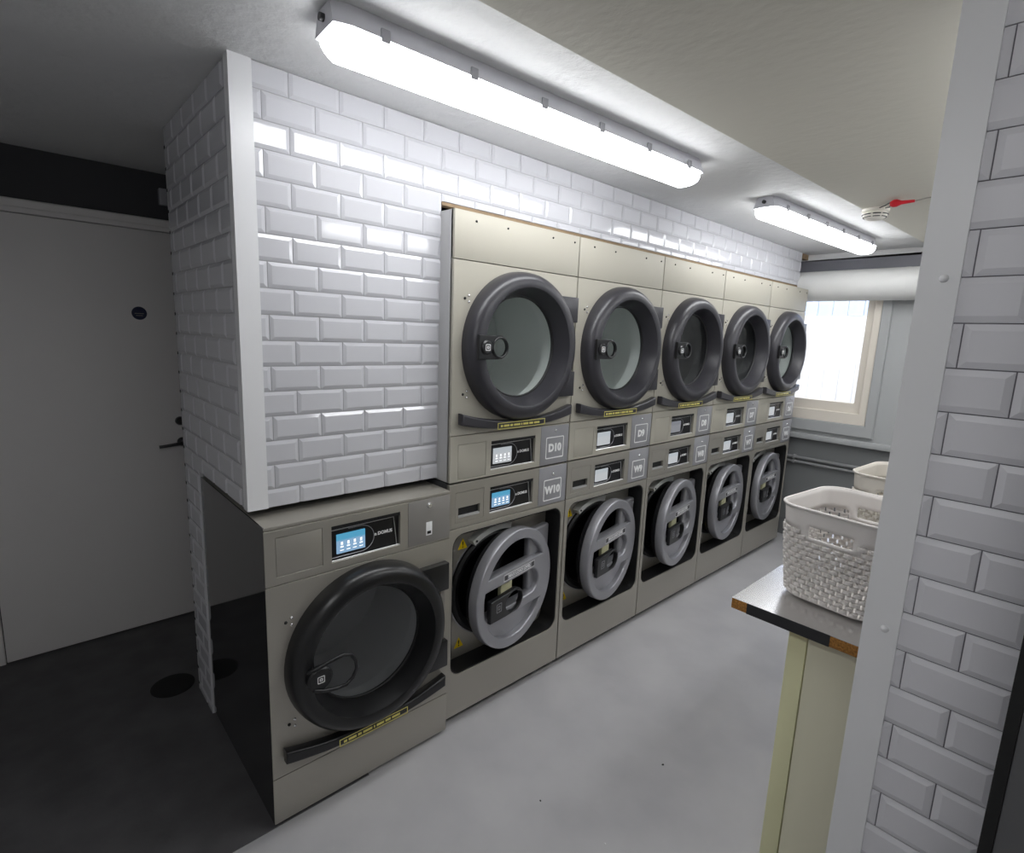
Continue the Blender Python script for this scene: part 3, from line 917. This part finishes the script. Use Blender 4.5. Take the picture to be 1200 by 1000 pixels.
# ------------------------------------------------------------------ smoke detector and cable
sd = empty('smoke_detector', (2.06, -0.775, ZS))
tag(sd, 'round ivory smoke detector on the ceiling edge near the window', 'smoke detector')
lathe('detector_base', [(0.0, -0.0005), (0.060, -0.0005), (0.060, -0.012), (0.054, -0.016), (0.0, -0.016)], 'detector', sd, 40, 'z')
lathe('detector_head', [(0.0, -0.016), (0.050, -0.016), (0.056, -0.024), (0.052, -0.038), (0.034, -0.052), (0.012, -0.056), (0.0, -0.056)], 'detector', sd, 40, 'z')
for q in range(8):
    a0 = q * PI / 4 + 0.08
    for rr, zz in ((0.0560, -0.0285), (0.0500, -0.0405)):
        bm = bmesh.new()
        tube_bm(bm, [(rr * math.cos(a0 + i * 0.157), rr * math.sin(a0 + i * 0.157), zz) for i in range(5)], 0.0026, 6)
        link('detector_slot', bm_mesh(bm, 's', 50), 'wire_dark', sd)
cc = empty('cable_connector', (1.93, -0.86, ZS))
tag(cc, 'red cable connector with thin wires on the cream ceiling', 'cable connector')
lathe('plug', [(0.0, 0.0), (0.010, 0.0), (0.017, -0.012), (0.017, -0.026), (0.009, -0.044), (0.006, -0.095), (0.0, -0.097)], 'red', cc, 18, 'y', (-0.05, -0.02, -0.022))
tube('wire', [(0.068, 0.052, -0.008), (0.02, 0.02, -0.012), (-0.05, -0.02, -0.016)], 0.003, 'wire_dark', cc, 6)
tube('wire', [(0.08, 0.03, -0.010), (0.02, 0.0, -0.022), (-0.05, -0.022, -0.028)], 0.003, 'wire_dark', cc, 6)
tube('wire', [(-0.05, -0.115, -0.022), (-0.05, -0.16, -0.016), (-0.045, -0.30, -0.006), (-0.04, -0.45, -0.006)], 0.0028, 'wire_grey', cc, 6)

# ------------------------------------------------------------------ duct and pipes on the window wall
dt = empty('ventilation_duct', (3.619, 0, 2.15))
tag(dt, 'wide white round duct running above the window', 'duct')
lathe('duct_tube', [(0.0, -2.4), (0.118, -2.4), (0.118, 0.60), (0.0, 0.60)], 'duct', dt, 48, 'y')
for yy in (-0.62, 0.16):
    lathe('duct_bracket', [(0.118, yy - 0.012), (0.1195, yy - 0.012), (0.1195, yy + 0.012), (0.118, yy + 0.012)], 'duct', dt, 48, 'y')
for zz, rr, lb in ((0.722, 0.013, 'upper grey pipe along the dark wall below the window'), (0.682, 0.011, 'lower grey pipe along the dark wall below the window')):
    p_ = empty('wall_pipe', (XE - 0.026, 0, zz))
    tag(p_, lb, 'pipe', 'pipes below the window')
    lathe('pipe_run', [(0.0, -2.2), (rr, -2.2), (rr, 0.8), (0.0, 0.8)], 'pipe_grey', p_, 16, 'y')
    for yy in (-1.3, -0.85, 0.02):
        box('pipe_clip', -0.016, 0.025, yy - 0.010, yy + 0.010, -rr - 0.003, rr + 0.003, 'pipe_grey', p_, 0.002)

# outside the window
gr = struct(box('ground_outside', XE + 0.12, 9.0, -5, 5, -0.2, 0.0, 'ground'))
cl = empty('cladding_wall', (5.0, 0, 0))
tag(cl, 'white corrugated cladding seen through the window', 'cladding')
bm = bmesh.new()
add_box(bm, 0, 0.02, -0.070, 0.070, 0.0, 1.985)
bmesh.ops.bevel(bm, geom=[e for e in bm.edges if abs(e.verts[0].co.z - e.verts[1].co.z) > 1], offset=0.004, segments=2, affect='EDGES')
me_s = bm_mesh(bm, 'slat', 40)
bm = bmesh.new()
add_box(bm, 0, 0.02, -0.066, 0.066, 1.99, 3.0)
me_t = bm_mesh(bm, 'slat_u', 40)
for k in range(24):
    y = -1.2 + 0.1405 * k
    link('cladding_slat', me_s, 'clad', cl, (0, y, 0))
    link('upper_slat', me_t, 'clad_blue', cl, (0.02, y, 0))
box('cladding_back', 0.03, 0.05, -1.4, 2.3, 0, 3.0, 'clad', cl)

# ------------------------------------------------------------------ worktop unit
tb = empty('folding_table', (0.35, -1.0, 0))
tag(tb, 'folding counter with worn grey worktop and cream side behind the tiled pier', 'counter')
TX, TY, TZ = 1.55, -0.95, 0.900
core = box('worktop_core', 0.0, TX, TY, 0.0, TZ - 0.034, TZ - 0.0012, 'chipboard', tb, 0.002)
box('worktop_laminate', -0.0005, TX, TY, 0.0005, TZ - 0.0012, TZ, 'worktop', tb)
box('edge_band', -0.0016, 0.0, -0.276, -0.048, TZ - 0.034, TZ - 0.0006, 'edge_black', tb)
box('edge_band', 0.03, TX, 0.0, 0.0016, TZ - 0.034, TZ - 0.0006, 'edge_black', tb)
box('cabinet_side', 0.055, TX - 0.05, TY + 0.02, -0.21, 0.0, TZ - 0.035, 'cream', tb)
box('cabinet_stile', 0.050, 0.075, -0.2075, -0.158, 0.0, TZ - 0.035, 'cream2', tb, 0.001)

# ------------------------------------------------------------------ laundry baskets
def basket(label, loc, rz, m):
    t = empty('laundry_basket', loc, rz)
    tag(t, label, 'basket', 'laundry baskets on the counter')
    A, B = 0.180, 0.160          # half sizes at the rim (x, y)
    a, b = 0.155, 0.135          # at the bottom
    H = 0.298
    def loop(h, off=0.0, n=10, rc=0.070):
        f = min(1.0, (h / H)) ** 0.8
        hx, hy = a + (A - a) * f - off, b + (B - b) * f - off
        r = rc
        P = []
        for cx_, cy_, an in ((hx - r, hy - r, 0), (-hx + r, hy - r, PI / 2), (-hx + r, -hy + r, PI), (hx - r, -hy + r, 1.5 * PI)):
            for i in range(n + 1):
                th = an + PI / 2 * i / n
                P.append(Vector((cx_ + r * math.cos(th), cy_ + r * math.sin(th), h)))
        return P
    def resample(P, n):
        Ls = [0.0]
        for i in range(len(P)):
            Ls.append(Ls[-1] + (P[(i + 1) % len(P)] - P[i]).length)
        out, j = [], 0
        for k in range(n):
            s = Ls[-1] * k / n
            while Ls[j + 1] < s:
                j += 1
            q = (s - Ls[j]) / max(1e-9, Ls[j + 1] - Ls[j])
            out.append(P[j].lerp(P[(j + 1) % len(P)], q))
        return out
    # woven body: brick-laid knots pressed out of the wall with narrow slits between them
    bm = bmesh.new()
    NR, NC = 14, 40
    h_lo, h_hi = 0.014, 0.230
    dh = (h_hi - h_lo) / NR
    SUB = NC * 12
    cache = {}
    def S(i, h, off):
        k = round(h, 5)
        if k not in cache:
            cache[k] = resample(loop(h), SUB)
        p = cache[k][i % SUB]
        q = cache[k][(i + 1) % SUB] - cache[k][(i - 1) % SUB]
        n_ = Vector((q.y, -q.x, 0)).normalized()
        return p + n_ * off
    for r in range(NR):
        h0, h1 = h_lo + dh * r, h_lo + dh * (r + 1)
        sh = 6 * (r % 2)
        for k in range(NC):
            pc = S(12 * k + sh + 6, h0, 0.0)
            if h1 > 0.209 and abs(pc.y) < 0.078 and abs(pc.x) > 0.12:
                continue
            i0, i1, i2, i3, i4 = 12 * k + sh, 12 * k + sh + 2, 12 * k + sh + 6, 12 * k + sh + 10, 12 * k + sh + 12
            # strand along the lower edge of the row
            sa = [bm.verts.new(S(i, h, 0.0)) for i, h in ((i0, h0), (i2, h0), (i4, h0), (i4, h0 + 0.0022), (i2, h0 + 0.0022), (i0, h0 + 0.0022))]
            bm.faces.new((sa[0], sa[1], sa[4], sa[5])); bm.faces.new((sa[1], sa[2], sa[3], sa[4]))
            lo_, hi_ = h0 + 0.0022, h1
            ring0 = [bm.verts.new(S(i, h, 0.0)) for i, h in ((i0 + 1, lo_), (i2, lo_), (i4 - 1, lo_), (i4 - 1, hi_), (i2, hi_), (i0 + 1, hi_))]
            ring1 = [bm.verts.new(S(i, h, o_)) for (i, h, o_) in ((i1, lo_ + 0.0022, 0.0045), (i2, lo_ + 0.0014, 0.0068), (i3, lo_ + 0.0022, 0.0045), (i3, hi_ - 0.0022, 0.0045), (i2, hi_ - 0.0014, 0.0068), (i1, hi_ - 0.0022, 0.0045))]
            for q in range(6):
                w_ = (q + 1) % 6
                bm.faces.new((ring0[q], ring0[w_], ring1[w_], ring1[q]))
            bm.faces.new((ring1[0], ring1[1], ring1[4], ring1[5])); bm.faces.new((ring1[1], ring1[2], ring1[3], ring1[4]))
    me = bm_mesh(bm, 'weave', 60)
    wv = link('woven_body', me, m, t)
    so = wv.modifiers.new('thick', 'SOLIDIFY')
    so.thickness = 0.002
    so.offset = -1
    # plain band with grip holes
    bm = bmesh.new()
    nb = 100
    hb = [0.200, 0.213, 0.230, 0.247, 0.258, 0.285, 0.298]
    rows = []
    for h in hb:
        rows.append([bm.verts.new(p) for p in resample(loop(h), nb)])
    for r in range(len(hb) - 1):
        for k in range(nb):
            mid = (rows[r][k].co + rows[r][(k + 1) % nb].co) / 2
            near = abs(mid.x) > 0.12 and abs(mid.y) < 0.084
            if r < 2 and not near:
                continue
            if r in (1, 2) and near and abs(mid.y) < 0.064:
                continue
            bm.faces.new((rows[r][k], rows[r][(k + 1) % nb], rows[r + 1][(k + 1) % nb], rows[r + 1][k]))
    bd = link('basket_band', bm_mesh(bm, 'band', 40), m, t)
    so = bd.modifiers.new('thick', 'SOLIDIFY')
    so.thickness = 0.0035
    so.offset = -1
    bm = bmesh.new()
    tube_bm(bm, resample(loop(0.298, -0.002), 88), 0.0042, 8, False, True)
    link('basket_rim', bm_mesh(bm, 'rim', 60), m, t)
    # floor of the basket with a rounded foot
    bm = bmesh.new()
    l0 = [bm.verts.new(p) for p in resample(loop(0.0145, 0.001), 64)]
    l1 = [bm.verts.new(Vector((p.x, p.y, 0.003))) for p in resample(loop(0.0, 0.030, rc=0.05), 64)]
    for k in range(64):
        j = (k + 1) % 64
        bm.faces.new((l0[k], l0[j], l1[j], l1[k]))
    bm.faces.new(l1)
    fl = link('basket_bottom', bm_mesh(bm, 'bottom', 40), m, t)
    so = fl.modifiers.new('thick', 'SOLIDIFY')
    so.thickness = 0.003
    so.offset = 1
    return t
basket('grey woven plastic basket on the front end of the counter', (0.640, -1.228, 0.9002), math.radians(-6), 'basket')
basket('beige woven plastic basket further back, half behind the tiled pier', (1.300, -1.235, 0.9002), math.radians(-4), 'basket2')

# dark panel at the lower right
dp = empty('panel_door', (-0.15, -1.645, 0))
tag(dp, 'dark grey panel with black edge in the lower right corner', 'panel')
box('panel_leaf', -0.02, 0.02, -0.70, -0.016, 0.0, 2.02, 'panel_dark', dp, 0.003)
box('panel_edge', -0.022, 0.022, -0.016, 0.0, 0.0, 2.02, 'black', dp, 0.002)

# crumbs and specks on the floor
for k, (x, y, r, m) in enumerate(((0.055, -0.52, 0.005, 'black'), (0.55, -0.72, 0.006, 'black'), (-0.06, -0.73, 0.004, 'black'), (0.10, -0.78, 0.004, 'print_white'))):
    lb = ('dark speck of grit on the grey floor near the first washer', 'dark speck of grit in the middle of the aisle floor',
          'dark speck of grit at the near end of the aisle floor', 'white speck of lint on the grey aisle floor')[k]
    bm = bmesh.new()
    bmesh.ops.create_icosphere(bm, subdivisions=1, radius=r)
    for v in bm.verts:
        v.co *= random.uniform(0.6, 1.1)
        v.co.z = max(-r * 0.35, v.co.z * 0.6)
    s_ = link('floor_speck', bm_mesh(bm, 'speck'), m, None, (x, y, r * 0.35))
    tag(s_, lb, 'speck', 'specks on the floor')
